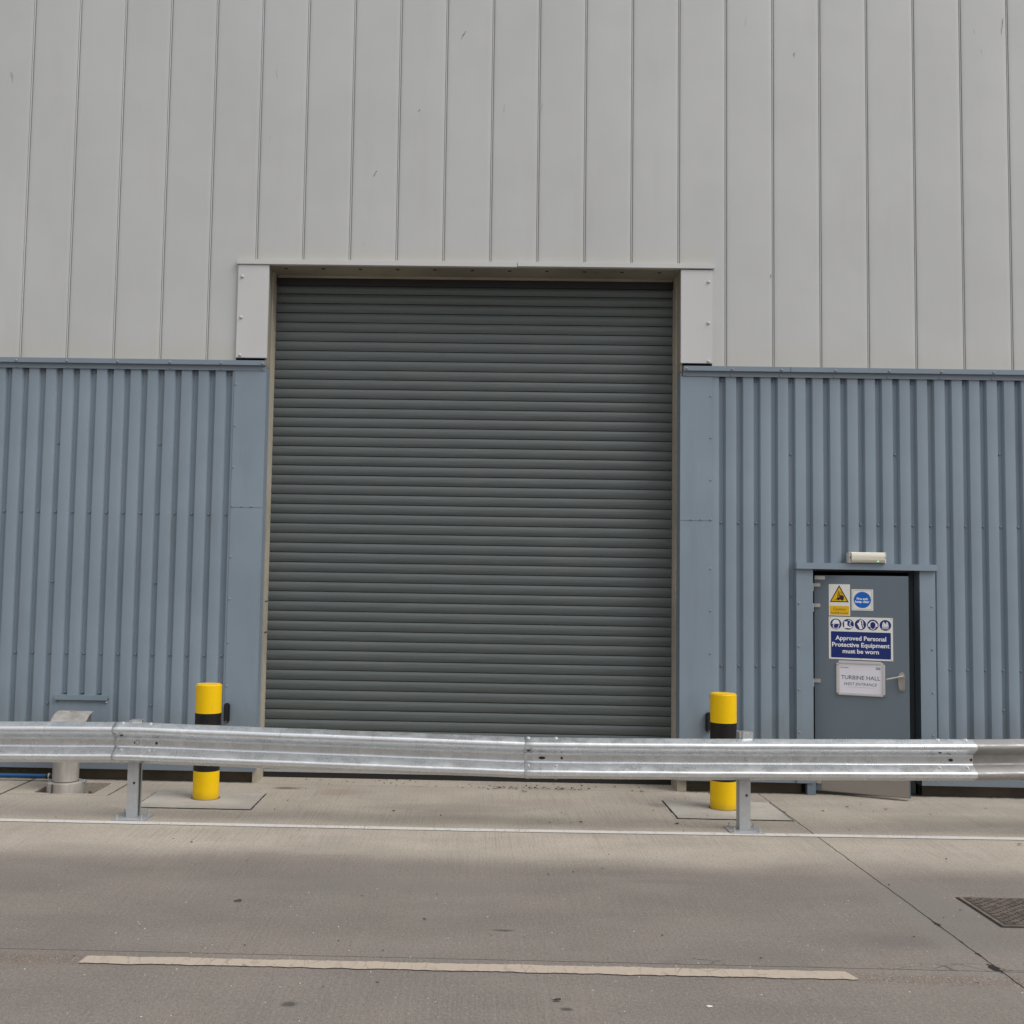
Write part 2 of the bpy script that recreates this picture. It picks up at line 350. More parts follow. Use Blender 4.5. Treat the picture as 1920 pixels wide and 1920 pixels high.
def cyl(bm, r, z0, z1, cx=0, cy=0, seg=32, bev=0., axis='z', r1=None):
    n0 = len(bm.verts); g = bmesh.ops.create_cone(bm, cap_ends=True, segments=seg, radius1=r, radius2=r if r1 is None else r1, depth=z1-z0)
    vs = g['verts']
    if bev:
        es = [e for e in {e for v in vs for e in v.link_edges} if abs(e.verts[0].co.z-e.verts[1].co.z) < 1e-6 and e.verts[0].co.z > 0]
        r_ = bmesh.ops.bevel(bm, geom=es, offset=bev, segments=3, affect='EDGES'); bm.verts.ensure_lookup_table(); vs = list({v for v in bm.verts[n0:]})
    for v in vs:
        x, y, z = v.co; z += (z0+z1)/2
        if axis == 'x': v.co = (z, x+cx, y+cy)
        elif axis == 'y': v.co = (x+cx, z, y+cy)
        else: v.co = (x+cx, y+cy, z)
    return bm
def fillet(pts, r, n=4):
    out = [pts[0]]
    for i in range(1, len(pts)-1):
        p, a, b = Vector(pts[i]), Vector(pts[i-1]), Vector(pts[i+1])
        da, db = (a-p), (b-p); k = min(r, da.length*.45, db.length*.45); A_, B_ = p+da.normalized()*k, p+db.normalized()*k
        for j in range(n+1):
            t = j/n; out.append(tuple((1-t)**2*A_+2*t*(1-t)*p+t*t*B_))
    out.append(pts[-1]); return out
def poly(bm, pts, y, closed=True):
    return bm.faces.new([bm.verts.new((a, y, b)) for a, b in pts])
def strip2(bm, pts, w, y):
    """flat ribbon of width w along pts in the x-z plane"""
    L, R_ = [], []
    for i, p in enumerate(pts):
        a = Vector(pts[max(0, i-1)]); b = Vector(pts[min(len(pts)-1, i+1)]); d = (b-a).normalized(); n = Vector((-d.y, d.x))
        ww = w[i] if isinstance(w, (list, tuple)) else w
        q = Vector(p); L.append(q+n*ww/2); R_.append(q-n*ww/2)
    vl = [bm.verts.new((q.x, y, q.y)) for q in L]; vr = [bm.verts.new((q.x, y, q.y)) for q in R_]
    for i in range(len(pts)-1): bm.faces.new((vl[i], vl[i+1], vr[i+1], vr[i]))
def circ(cx, cz, r, n=36, a0=0, a1=2*math.pi): 
    full = abs(a1-a0-2*math.pi) < 1e-6
    return [(cx+r*math.cos(a0+(a1-a0)*i/(n if full else n-1)), cz+r*math.sin(a0+(a1-a0)*i/(n if full else n-1))) for i in range(n)]
def text_bm(s, width=None, height=None, cx=0, cz=0, y=0, bold=0., shear=0., spacing=1.):
    cu = bpy.data.curves.new('t', 'FONT'); cu.body = s; cu.size = 1; cu.offset = bold; cu.shear = shear
    cu.space_character = spacing; cu.align_x = 'CENTER'; cu.resolution_u = 3
    ob = bpy.data.objects.new('t', cu); COL.objects.link(ob)
    dg = bpy.context.evaluated_depsgraph_get(); me = bpy.data.meshes.new_from_object(ob.evaluated_get(dg))
    bm = bmesh.new(); bm.from_mesh(me); bpy.data.objects.remove(ob); bpy.data.curves.remove(cu); bpy.data.meshes.remove(me)
    xs = [v.co.x for v in bm.verts]; ys = [v.co.y for v in bm.verts]
    k = width/(max(xs)-min(xs)) if width else height/.73
    kz = height/.73 if height else k
    mx = (max(xs)+min(xs))/2
    for v in bm.verts: v.co = (cx+(v.co.x-mx)*k, y, cz+(v.co.y-.365)*kz)
    return bm
def join_bm(bms):
    out = bmesh.new()
    for b in bms:
        me = bpy.data.meshes.new('j'); b.to_mesh(me); b.free(); out.from_mesh(me); bpy.data.meshes.remove(me)
    return out

# ================================================================== SETTING: ground
def ground():
    bm = bmesh.new()
    # one sheet to the horizon with a real hole for the duct pit
    xs = [-400, -4.10, -3.58, 400]; ys = [-400, -.62, -.13, 400]
    V = [[bm.verts.new((x, y, 0)) for y in ys] for x in xs]
    for i in range(3):
        for j in range(3):
            if i == 1 and j == 1: continue
            bm.faces.new((V[i][j], V[i+1][j], V[i+1][j+1], V[i][j+1]))
    P = [V[1][1], V[2][1], V[2][2], V[1][2]]; Q = [bm.verts.new((v.co.x, v.co.y, -.12)) for v in P]
    for i in range(4): bm.faces.new((P[i], P[(i+1) % 4], Q[(i+1) % 4], Q[i]))
    bm.faces.new(Q)
    o = mesh_obj('ground', bm, M_ground, recalc=False); o['kind'] = 'structure'
ground()
def struct(name, bm, mat, **k):
    o = mesh_obj(name, bm, mat, **k); o['kind'] = 'structure'; return o
def wob_poly(pts_top, pts_bot, z):
    bm = bmesh.new(); a = [bm.verts.new((x, y, z)) for x, y in pts_top]; b = [bm.verts.new((x, y, z)) for x, y in pts_bot]
    for i in range(len(a)-1): bm.faces.new((a[i], b[i], b[i+1], a[i+1]))
    return bm
n = 400; T, Bo = [], []
for i in range(n+1):
    x = -14+28*i/n; yc = -1.688+.010*max(0, (x+.25))*2.1 if x > -.25 else -1.688
    w = .043+random.uniform(-.002, .002); T.append((x, yc+w)); Bo.append((x, yc-w))
struct('edge_line_marking', wob_poly(T, Bo, .004), M_line)
T, Bo = [], []; w1 = w2 = 0; N = 230
for i in range(N+1):
    t = i/N; x0 = -2.205+3.72*t; w1 = w1*.75+random.uniform(-.0042, .0042); w2 = w2*.75+random.uniform(-.0042, .0042)
    T.append((x0-.012*(1-t)+(-.012 if i == N else 0)+(.012 if i == 0 else 0), -4.562+.026*t+w1)); Bo.append((x0+.02*t-.012*(1-t), -4.657+.014*t+w2))
struct('lane_dash_marking', wob_poly(T, Bo, .005), M_dash)

def patch(name, x0, x1, y0, y1, hole=None):
    """re-laid concrete slab with an open dark joint round it"""
    bm = bmesh.new(); g = .010
    def ring(a, z, amp):
        pts = []
        X0, X1, Y0, Y1 = x0-a, x1+a, y0-a, y1+a; m = 30
        for (p, q) in (((X0, Y0), (X1, Y0)), ((X1, Y0), (X1, Y1)), ((X1, Y1), (X0, Y1)), ((X0, Y1), (X0, Y0))):
            for i in range(m):
                t = i/m; jx, jy = random.uniform(-amp, amp), random.uniform(-amp, amp)
                pts.append((p[0]+(q[0]-p[0])*t+jx, p[1]+(q[1]-p[1])*t+jy, z))
        return [bm.verts.new(p) for p in pts]
    R1 = ring(g, .003, .004); R2 = ring(0, .003, .002)
    k = len(R1)
    for i in range(k): bm.faces.new((R1[i], R1[(i+1) % k], R2[(i+1) % k], R2[i])).material_index = 1
    R3 = ring(-.001, .006, .0); bm.faces.new(R3)
    return struct(name, bm, [M_patch, M_hole], recalc=False)
patch('concrete_patch', -3.06, -2.115, -1.14, -.487)
patch('concrete_patch', 1.345, 2.262, -1.135, -.425)

# ================================================================== BUILDING
bld = thing('warehouse', 'tall metal-clad industrial hall, pale grey above, blue corrugated below, with big roller shutter', 'building')
DX0, DX1, DZ = 2.78, 3.752, 2.045       # doorway
SX0, SX1, SZ = -2.308, 1.568, 4.832     # shutter opening
XL, XR, ZT = -9., 9., 9.2
# shell: inner walls, roof, back, so that no daylight gets in
bm = bmesh.new()
for a in ((XL, SX0-.02, .12, .3, .0, ZT), (SX1+.02, DX0-.03, .12, .3, .0, ZT), (DX1+.03, XR, .12, .3, .0, ZT), (SX0-.02, SX1+.02, .12, .3, SZ+.03, ZT),
          (DX0-.03, DX1+.03, .12, .3, 2.08, ZT), (XL, XL+.1, .3, 12, 0, ZT), (XR-.1, XR, .3, 12, 0, ZT), (XL, XR, 12, 12.2, 0, ZT)): box(bm, *a)
mesh_obj('inner_wall', bm, M_dark, bld)
mesh_obj('roof', B(XL-.1, XR+.1, -.06, 12.3, ZT+.003, ZT+.15), M_up, bld)
mesh_obj('interior_partition', B(2.5, 4.2, 1.6, 1.7, .002, 3.), M_dark, bld)

# upper cladding: flat panels, shallow seam with a bead
S, X0S = .4427, -21*.4427/2
def upper_profile(a, b):
    pts = [(a, 0.)]
    k0 = math.ceil((a-X0S)/S); k = k0
    while True:
        xs = X0S+k*S
        if xs > b-.02: break
        if xs > a+.02:
            for dx, y in ((-.045, 0), (-.022, .0010), (-.0122, .0030), (-.0112, .005), (-.0104, .014), (-.0092, .014)): pts.append((xs+dx, y))
            for j in range(7):
                t = math.pi*(j/6); pts.append((xs-.0040-.0050*math.cos(t), .0060-.0070*math.sin(t)))
            for dx, y in ((.0012, .0165), (.0100, .0165), (.0106, .005), (.0116, .0030), (.022, .0010), (.045, 0)): pts.append((xs+dx, y))
        k += 1
    pts.append((b, 0.)); return pts
bm = bmesh.new()
extr_z(bm, upper_profile(XL, -2.60), 3.912, ZT); extr_z(bm, upper_profile(-2.60, 1.862), 4.872, ZT); extr_z(bm, upper_profile(1.862, XR), 3.917, ZT)
for (a, b, z) in ((XL, -2.6, 3.912), (-2.6, 1.862, 4.872), (1.862, XR, 3.917)):
    vs = [bm.verts.new(p) for p in ((a, 0, z), (b, 0, z), (b, .12, z), (a, .12, z))]; bm.faces.new(vs)
up = mesh_obj('upper_cladding', bm, M_up, bld, smooth=40, recalc=False)
# scuffs on the upper cladding
bm = bmesh.new()
SC = [(-4.862, 6.697, -4.836, 6.591), (-.486, 7.14, -.535, 7.05), (-.916, 6.364, -.93, 6.333), (-1.315, 5.761, -1.344, 5.699), (.257, 6.438, .237, 6.364), (2.41, 4.80, 2.405, 4.764),
      (2.637, 6.955, 2.632, 6.903), (4.609, 7.301, 4.592, 7.143), (4.336, 7.188, 4.341, 7.147), (-2.299, 6.745, -2.286, 6.661), (-.108, 6.424, -.117, 6.335), (2.188, 7.308, 2.173, 7.203),
      (-1.436, 5.036, -1.411, 5.057), (4.40, 7.0, 4.41, 6.96), (-2.337, 6.089, -2.341, 6.053)]
for i, (a, b, c, d) in enumerate(SC):
    w = .0075 if i in (0, 1, 2, 3, 5, 6, 7) else .0032
    for rep in range(2 if w > .005 else 1):
        ox = .008*rep; k = 6; P = []; W_ = []
        for j in range(k+1):
            t = j/k; P.append((a+(c-a)*t+ox+random.uniform(-.003, .003), b+(d-b)*(t*(.6 if rep else 1)))); W_.append(w*math.sin(math.pi*(.12+.76*t))*random.uniform(.5, 1.1)/(1+rep))
        strip2(bm, P, W_, -.0006)
o = mesh_obj('scuff_marks', bm, flat('scuff_dark', (.15, .15, .15), .6), up, recalc=False); o['kind'] = 'stuff'
bm = bmesh.new()
for a, b, c, d in ((-3.475, 2.225, -3.477, 2.20), (4.004, 1.468, 4.0, 1.42), (2.51, 3.43, 2.525, 3.36), (3.82, 2.30, 3.78, 2.13), (4.22, 1.85, 4.20, 1.78), (1.70, .69, 1.75, .70), (2.74, 1.62, 2.743, 1.60)):
    strip2(bm, [(a, b), ((a+c)/2+.002, (b+d)/2), (c, d)], [.001, .0035, .001], -.0008)
# header and corner panels
mesh_obj('header_flashing', B(-2.612, .03, -.045, .0, 4.832, 4.880, bev=.002), M_wpan, bld)
mesh_obj('header_flashing', B(.034, 1.878, -.048, .0, 4.838, 4.884, bev=.002), M_wpan, bld)
SCREW_N = {}
def screw_bm(r=.0095, h=None):
    h = r*1.0
    bm = bmesh.new(); cyl(bm, r*1.15, -.0015, 0.0, axis='y', seg=12)
    g = bmesh.ops.create_uvsphere(bm, u_segments=10, v_segments=6, radius=r)
    for v in g['verts']: v.co = (v.co.x, -max(0, -v.co.y)*h/r-.001, v.co.z)
    return bm
_sc = {}
def screw(x, y, z, parent, mat=None, r=.0125):
    """every screw its own object, mesh shared"""
    key = (mat or M_screw).name, r
    if key not in _sc:
        me_o = mesh_obj('screw', screw_bm(r), mat or M_screw, None, smooth=50); _sc[key] = me_o; o = me_o
    else:
        o = _sc[key].copy(); COL.objects.link(o)
    o.parent = parent; o.location = (x, y, z); return o
def white_screw(x, y, z, parent):
    o = screw(x, y, z, parent, M_screw_w, .0155)
for (a, b, sx) in ((-2.598, -2.3055, -2.557), (1.5655, 1.860, 1.822)):
    cp = mesh_obj('corner_panel', B(a, b, -.032, .0, 3.944 if a > 0 else 3.940, 4.829, bev=.002), M_wpan, bld)
    for z in (4.713, 4.323, 3.962): white_screw(sx, -.032, z, cp)
# flashing between grey and blue
for (a, b, z) in ((XL, -2.312, 3.913), (1.592, XR, 3.917)):
    f1 = mesh_obj('ledge_flashing', B(a, b, -.045, .0, z-.046, z, bev=.002), M_bl_dk, bld)
    f2 = mesh_obj('ledge_flashing', B(a, b, -.014, .0, z-.092, z-.0465), M_bl_dk, bld)
    xs = [-4.664, -4.184, -3.704, -3.211, -2.729, -2.34] if a < 0 else [1.62, 2.041, 2.495, 2.997, 3.489, 3.97, 4.45]
    for x in xs: screw(x, -.045, z-.028, f1, r=.011); screw(x-.004, -.014, z-.078, f2, r=.010)
bm = B(2.580, 2.583, -.0462, -.045, 3.871, 3.917); mesh_obj('flashing_joint', bm, M_hole, bld)

# blue flat panels beside the shutter
for side, (a, b) in (('l', (-2.606, -2.3075)), ('r', (1.568, 1.862))):
    zj = 2.534 if side == 'l' else 2.478
    lo = mesh_obj('flashing_panel', B(a, b, -.006, .004, .108, zj-.002), M_bl, bld)
    hi = mesh_obj('flashing_panel', B(a, b, -.008, .004, zj, 3.822), M_bl, bld)
    sx = a+.014 if side == 'l' else b-.012
    for z in ((3.69, 3.30, 2.909) if side == 'l' else (3.64, 3.25, 2.856)): screw(sx, -.008, z, hi, r=.008)
    for z in ((2.07, 1.68, 1.28, .88) if side == 'l' else (2.036, 1.649, 1.259, .876)): screw(sx, -.006, z, lo, r=.008)
    for k in range(3): screw(sx+(.09*k if side == 'l' else -.09*k), -.008, zj+.01, hi, r=.008)

# corrugated cladding
PITCH_C = .16065
def corr_profile(a, b, ref):
    pts = []; k = math.floor((a-ref)/PITCH_C)-1
    while ref+k*PITCH_C < b+.3:
        x = ref+k*PITCH_C
        pts += fillet([(x-.060, 0), (x-.0325, 0), (x-.0195, .042), (x+.0195, .042), (x+.0325, 0), (x+.060, 0)], .004, 2)[1:-1]
        k += 1
    out = []
    for p, q in zip(pts, pts[1:]):
        if p[0] <= a < q[0]: out.append((a, p[1]+(q[1]-p[1])*(a-p[0])/(q[0]-p[0])))
        if a < q[0] < b: out.append(q)
        if p[0] < b <= q[0]: out.append((b, p[1]+(q[1]-p[1])*(b-p[0])/(q[0]-p[0])))
    return out
def valleys(a, b, ref):
    k = math.ceil((a-ref)/PITCH_C); out = []
    while ref+k*PITCH_C < b: out.append((k, ref+k*PITCH_C)); k += 1
    return out
RL, RR = -4.749, 1.959
def corr(name, spans, ref):
    bm = bmesh.new()
    for (a, b, z0, z1) in spans:
        p = corr_profile(a, b, ref); extr_z(bm, p, z0, z1)
    return mesh_obj(name, bm, M_bl, bld, smooth=30, recalc=False)
cl_l = corr('corrugated_cladding', [(XL, -4.187, .108, 3.823), (-4.187, -3.686, .745, 3.823), (-3.686, -2.60, .108, 3.823)], RL)
cl_r = corr('corrugated_cladding', [(1.858, 2.640, .108, 3.826), (2.640, 3.885, 2.06, 3.826), (3.885, XR, .108, 3.826)], RR)
extra = []
for k, x in valleys(-4.9, -2.64, RL):
    screw(x+.002, .0415, 3.792, cl_l); screw(x, .0415, 2.466, cl_l)
    if x < -4.2 or x > -3.67: screw(x, .0415, 1.150, cl_l)
    else: screw(x, .0415, 1.150, cl_l)
for k, x in valleys(1.93, 4.75, RR):
    screw(x+.002, .0415, 3.795, cl_r); 
    screw(x, .0415, 2.464, cl_r)
    if x < 2.62 or x > 3.91: screw(x, .0415, 1.147, cl_r)
for x, z, c in ((-4.266, 3.114, cl_l), (-3.302, 3.118, cl_l), (-4.266, 1.815, cl_l), (-3.302, 1.815, cl_l), (-4.266, .688, cl_l), (-3.302, .685, cl_l), (2.602, 3.111, cl_r), (3.566, 3.121, cl_r),
                (4.53, 3.14, cl_r), (2.602, 1.799, cl_r), (4.53, .787, cl_r)): screw(x, .0415, z, c)
# blank plate with its hood strip, behind the duct
cp = mesh_obj('cover_plate', B(-4.187, -3.686, -.004, .004, .108, .728), M_bl, bld)
mesh_obj('cover_strip', B(-4.181, -3.693, -.030, .0, .727, .775, bev=.002), M_bl_dk, cp)
for x, z in ((-4.168, .712), (-3.706, .708)): screw(x, -.004, z, cp)
for x in (-4.107, -3.945, -3.784): screw(x, .0415, .790, cp)

# base flashing strips and concrete plinth
for a, b in ((XL, -2.3085), (1.5695, 2.70), (3.752, XR)):
    if a < 3: mesh_obj('base_flashing', B(a, b, -.012, -.0065, .104, .170), M_bl, bld)
    else: mesh_obj('base_flashing', B(a, b, -.018, -.001, .104, .165), M_bl, bld)
    mesh_obj('plinth', B(a if a != 3.752 else 3.80, b if b > 0 else -2.3095, .085, .118, -.05, .14), M_plinth, bld)
    bm = B(a, b, -.001, .118, .1405, .147); mesh_obj('drip_closure', bm, M_dark, bld)

# shutter opening: cladding reveals, concrete jambs, soffit
for s, x in ((1, SX0), (-1, SX1)):
    mesh_obj('reveal', B(*sorted((x-s*.02, x)), .004, .165, .12, 3.86), M_bl_dk, bld)
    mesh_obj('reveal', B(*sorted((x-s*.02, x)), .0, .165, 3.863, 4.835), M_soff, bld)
    r_ = mesh_obj('concrete_jamb', B(*sorted((x-s*.03, x+s*.010)), .1655, .345, -.02, 4.83), M_pier, bld)
    if s == 1:
        for z, dz in ((1.655, .010), (1.36, .013)): mesh_obj('scorch_mark', B(x+.0102, x+.0112, .19, .325, z, z+dz), M_hole, r_)
    for z in (.9, 1.3, 1.7, 2.1, 2.5, 2.95, 3.4): screw(x+s*.0005, .13, z, bld, r=.007).rotation_euler = (0, 0, -s*-math.pi/2)
mesh_obj('pier_foot', B(-2.340, -2.296, .03, .165, -.02, .119), M_pier, bld)
mesh_obj('pier_foot', B(1.556, 1.64, .03, .165, -.02, .119), M_pier, bld)
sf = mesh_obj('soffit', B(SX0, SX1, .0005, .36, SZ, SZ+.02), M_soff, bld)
for i in range(11): mesh_obj('soffit_fixing', B(-2.18+i*.355, -2.15+i*.355, .07, .09, SZ-.006, SZ), M_hole, sf)
mesh_obj('soffit_edge', B(SX0+.02, SX1-.02, .315, .345, SZ-.026, SZ-.0005), M_pier, bld)

# roller shutter
bm = bmesh.new(); SLAT = .09345; pts = []
z = .075; Y0 = .345
while z < SZ+.05:
    pts += [(Y0+.018, z-.0006), (Y0+.018, z+.0064), (Y0-.0005, z+.0072)]
    for j in range(9):
        t = (j+.5)/9; pts.append((Y0-.0105*(1-abs(2*t-1)**2.3), z+.0078+t*(SLAT-.0104)))
    pts += [(Y0-.0005, z+SLAT-.0015)]
    z += SLAT
a = [bm.verts.new((SX0-.02, y, q)) for y, q in pts]; b = [bm.verts.new((SX1+.02, y, q)) for y, q in pts]
for i in range(len(pts)-1): bm.faces.new((a[i], b[i], b[i+1], a[i+1]))
shut = mesh_obj('roller_shutter', bm, M_shut, bld, smooth=30, recalc=False)
mesh_obj('bottom_bar', B(SX0+.012, SX1-.012, Y0-.014, Y0+.02, .050, .0745, bev=.002), M_post, shut)
mesh_obj('lintel_shade_strip', B(SX0+.012, SX1-.012, Y0-.034, Y0-.016, 4.735, SZ-.027), M_black, shut)  # added black strip, deepens the shade on the top slats under the lintel
mesh_obj('rubber_seal', B(SX0+.012, SX1-.012, Y0-.008, Y0+.012, .0005, .0495), M_black, shut)
mesh_obj('shutter_backing', B(SX0-.05, SX1+.05, Y0+.02, Y0+.03, 0, SZ+.05), M_dark, shut)

# personnel doorway trims and frame
TRZ = 2.046
tl = mesh_obj('door_trim', B(2.629, DX0, -.030, .10, .106, TRZ-.0005), M_bl, bld)
tr = mesh_obj('door_trim', B(DX1, 3.893, -.030, .10, .106, TRZ-.0005), M_bl, bld)
th = mesh_obj('door_trim', B(2.620, 3.902, -.062, .10, TRZ, TRZ+.058, bev=.002), M_bl, bld)
for z in (1.731, 1.341, .949, .563): screw(2.652, -.030, z, tl, r=.0085); screw(3.860, -.030, z-.01, tr, r=.0085)
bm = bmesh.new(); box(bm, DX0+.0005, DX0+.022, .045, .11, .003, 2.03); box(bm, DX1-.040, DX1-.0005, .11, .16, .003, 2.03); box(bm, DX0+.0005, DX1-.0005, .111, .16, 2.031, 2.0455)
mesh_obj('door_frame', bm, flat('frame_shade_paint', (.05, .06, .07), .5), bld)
mesh_obj('door_frame_foot', B(DX0-.055, DX0+.02, -.02, .044, .002, .118), M_door, bld)
for x in (2.85, 3.6): screw(x, .11, 2.04, bld, r=.004)

# ------------------------------------------------------------------ door leaf (swung out on its left hinges)
HA, HB = Vector((2.822, .074)), Vector((3.566, -.239)); ANG = math.atan2(HB.y-HA.y, HB.x-HA.x)
door = part_empty('side_door', bld, (HA.x, HA.y, 0)); door.rotation_euler = (0, 0, ANG)
bm = B(.002, .806, 0., .048, .028, 1.992, bev=.0015)
leaf = mesh_obj('door_leaf', bm, M_door, door)
mesh_obj('kick_plate', B(.058, .795, -.002, -.0002, .034, .30), M_kick, door)
mesh_obj('name_plate', B(.006, .098, -.010, -.0003, 1.953, 1.986, bev=.002), M_steel, door)
for zc in (1.883, 1.695, 1.006, .092):
    bm = bmesh.new()
    box(bm, -.004, .056, -.013, -.0003, zc+.002, zc+.036, bev=.002)       # leaf wing
    box(bm, -.028, -.0045, -.02, .01, zc-.036, zc+.034, bev=.002) if False else None
    cyl(bm, .0095, zc-.038, zc+.036, -.010, -.012, seg=16)
    box(bm, -.030, -.002, -.010, .006, zc-.038, zc-.002, bev=.002)
    mesh_obj('hinge', bm, M_steel, door, smooth=30)
bm = bmesh.new()
bp = fillet([(.714, 1.03), (.714, 1.10), (.730, 1.133), (.757, 1.133), (.771, 1.10), (.771, .968), (.724, .968), (.714, 1.03)], .02, 3)[:-1]
f_ = [bm.verts.new((x, -.014, q)) for x, q in bp]; g_ = [bm.verts.new((x, -.0003, q)) for x, q in bp]; k = len(bp)
bm.faces.new(f_)
for i in range(k): bm.faces.new((f_[i], f_[(i+1) % k], g_[(i+1) % k], g_[i]))
hp = mesh_obj('handle_plate', bm, M_duct, door, smooth=30)
bm = bmesh.new(); cyl(bm, .012, -.06, -.012, .746, 1.100, seg=16, axis='y')
mesh_obj('lever_spindle', bm, M_steel, door, smooth=30)
def tube(pts, r, seg=10):
    bm = bmesh.new(); rings = []
    for i, p in enumerate(pts):
        p = Vector(p); d = (Vector(pts[min(i+1, len(pts)-1)])-Vector(pts[max(i-1, 0)])).normalized()
        u = d.cross(Vector((0, 1, .3))).normalized(); v = d.cross(u)
        rings.append([bm.verts.new(p+(u*math.cos(2*math.pi*j/seg)+v*math.sin(2*math.pi*j/seg))*r) for j in range(seg)])
    for a, b in zip(rings, rings[1:]):
        for j in range(seg): bm.faces.new((a[j], a[(j+1) % seg], b[(j+1) % seg], b[j]))
    bm.faces.new(rings[0]); bm.faces.new(rings[-1]); return bm
mesh_obj('handle', tube([(.756, -.058, 1.102), (.735, -.060, 1.099), (.69, -.061, 1.087), (.64, -.060, 1.074), (.618, -.058, 1.068)], .0085), M_steel, door, smooth=60)
bm = bmesh.new(); cyl(bm, .0085, -.02, -.013, .748, .988, seg=16, axis='y'); box(bm, .7465, .7495, -.022, -.0195, .980, .989)
mesh_obj('lock_cylinder', bm, M_duct, door, smooth=30)

# ------------------------------------------------------------------ signs on the door (each its own thing)
def on_door(u, z, name, label, cat):
    p = HA+(HB-HA).normalized()*u; nrm = Vector((math.sin(ANG), -math.cos(ANG)))
    p = p+nrm*.0004
    return thing(name, label, cat, (p.x, p.y, z), ANG)
LY = -.0022   # face of a sign panel; prints are stacked in .3 mm steps
def panel(t, w, h, mat, th=.002, name='panel'):
    return mesh_obj(name, B(-w/2, w/2, -th, 0, -h/2, h/2), mat, t)
def pr(t, name, polys, mat, lvl=1, extra=None):
    bm = bmesh.new()
    for q in polys: poly(bm, q, LY-.0003*lvl)
    if extra: extra(bm, LY-.0003*lvl)
    return mesh_obj(name, bm, mat, t, recalc=False)
def rrect(x0, x1, z0, z1, r):
    return [p for cx, cz, a in ((x1-r, z1-r, 0), (x0+r, z1-r, 90), (x0+r, z0+r, 180), (x1-r, z0+r, 270)) for p in circ(cx, cz, r, 6, math.radians(a), math.radians(a+90))]

# caution
t = on_door(.222, 1.7685, 'caution_sign', 'yellow and white forklift warning sign, upper left on the side door', 'warning sign')
panel(t, .184, .287, S_white)
def C(u, z): return (u-.222, z-1.7685)
pr(t, 'triangle_border', [[C(.2205, 1.904), C(.138, 1.748), C(.3035, 1.748)]], S_blk, 1)
pr(t, 'triangle', [[C(.2205, 1.884), C(.152, 1.757), C(.289, 1.757)]], S_yel, 2)
def fk(q): return [(C(.2205, 1.80)[0]+x*.042, C(.2205, 1.80)[1]+z_*.042) for x, z_ in q]
pr(t, 'forklift_symbol', [fk([(-.15, -.55), (-.55, -.60), (-.62, -.42), (-.15, -.28), (.02, -.12), (.05, .25), (.75, .25), (.95, .05), (.95, -.6), (.75, -.7), (.2, -.7)]),
   fk([(-1.1, -.82), (-.45, -.78), (-.35, -.62), (-.5, -.62), (-.6, -.7), (-1.1, -.72)]), fk([(-.46, -.6), (-.36, -.6), (-.14, 1.25), (-.24, 1.25)]),
   fk([(-.30, -.6), (-.20, -.6), (.02, 1.1), (-.08, 1.1)]), fk([(-.1, 1.0), (.5, 1.0), (.5, .9), (-.1, .9)]), fk([(.5, 1.0), (.62, .2), (.52, .2), (.42, 1.0)]),
   fk(circ(-.15, -.66, .2, 14)), fk(circ(.62, -.66, .24, 14)), fk(circ(.12, .52, .13, 12)), fk([(.0, .4), (.3, .3), (.3, .0), (.05, .0)])], S_blk, 3)
pr(t, 'text_panel', [rrect(*[C(.139, 0)[0], C(.305, 0)[0]], C(0, 1.632)[1], C(0, 1.714)[1], .006)], S_yel, 1)
mesh_obj('lettering', join_bm([text_bm('Caution', width=.105, cx=C(.222, 0)[0], cz=C(0, 1.686)[1], y=LY-.0009, bold=.005), text_bm('Forklift trucks', width=.148, cx=C(.222, 0)[0], cz=C(0, 1.650)[1], y=LY-.0009, bold=.01)]), S_brown, t, recalc=False)
# fire exit
t = on_door(.419, 1.772, 'fire_exit_sign', 'square white sign with blue disc reading Fire exit keep clear, on the side door', 'fire sign')
panel(t, .184, .192, S_white)
def outline(a, b, w): return [[(-a, -b), (a, -b), (a, -b+w), (-a, -b+w)], [(-a, b-w), (a, b-w), (a, b), (-a, b)], [(-a, -b+w), (-a+w, -b+w), (-a+w, b-w), (-a, b-w)], [(a-w, -b+w), (a, -b+w), (a, b-w), (a-w, b-w)]]
pr(t, 'border_line', outline(.082, .086, .0022), S_corner, 1)
pr(t, 'blue_disc', [circ(0, 0, .0735, 48)], S_blue, 1)
mesh_obj('lettering', join_bm([text_bm('Fire exit', width=.096, cx=0, cz=.011, y=LY-.0008, bold=.035), text_bm('keep clear', width=.122, cx=0, cz=-.015, y=LY-.0008, bold=.035)]), S_lett, t, recalc=False)
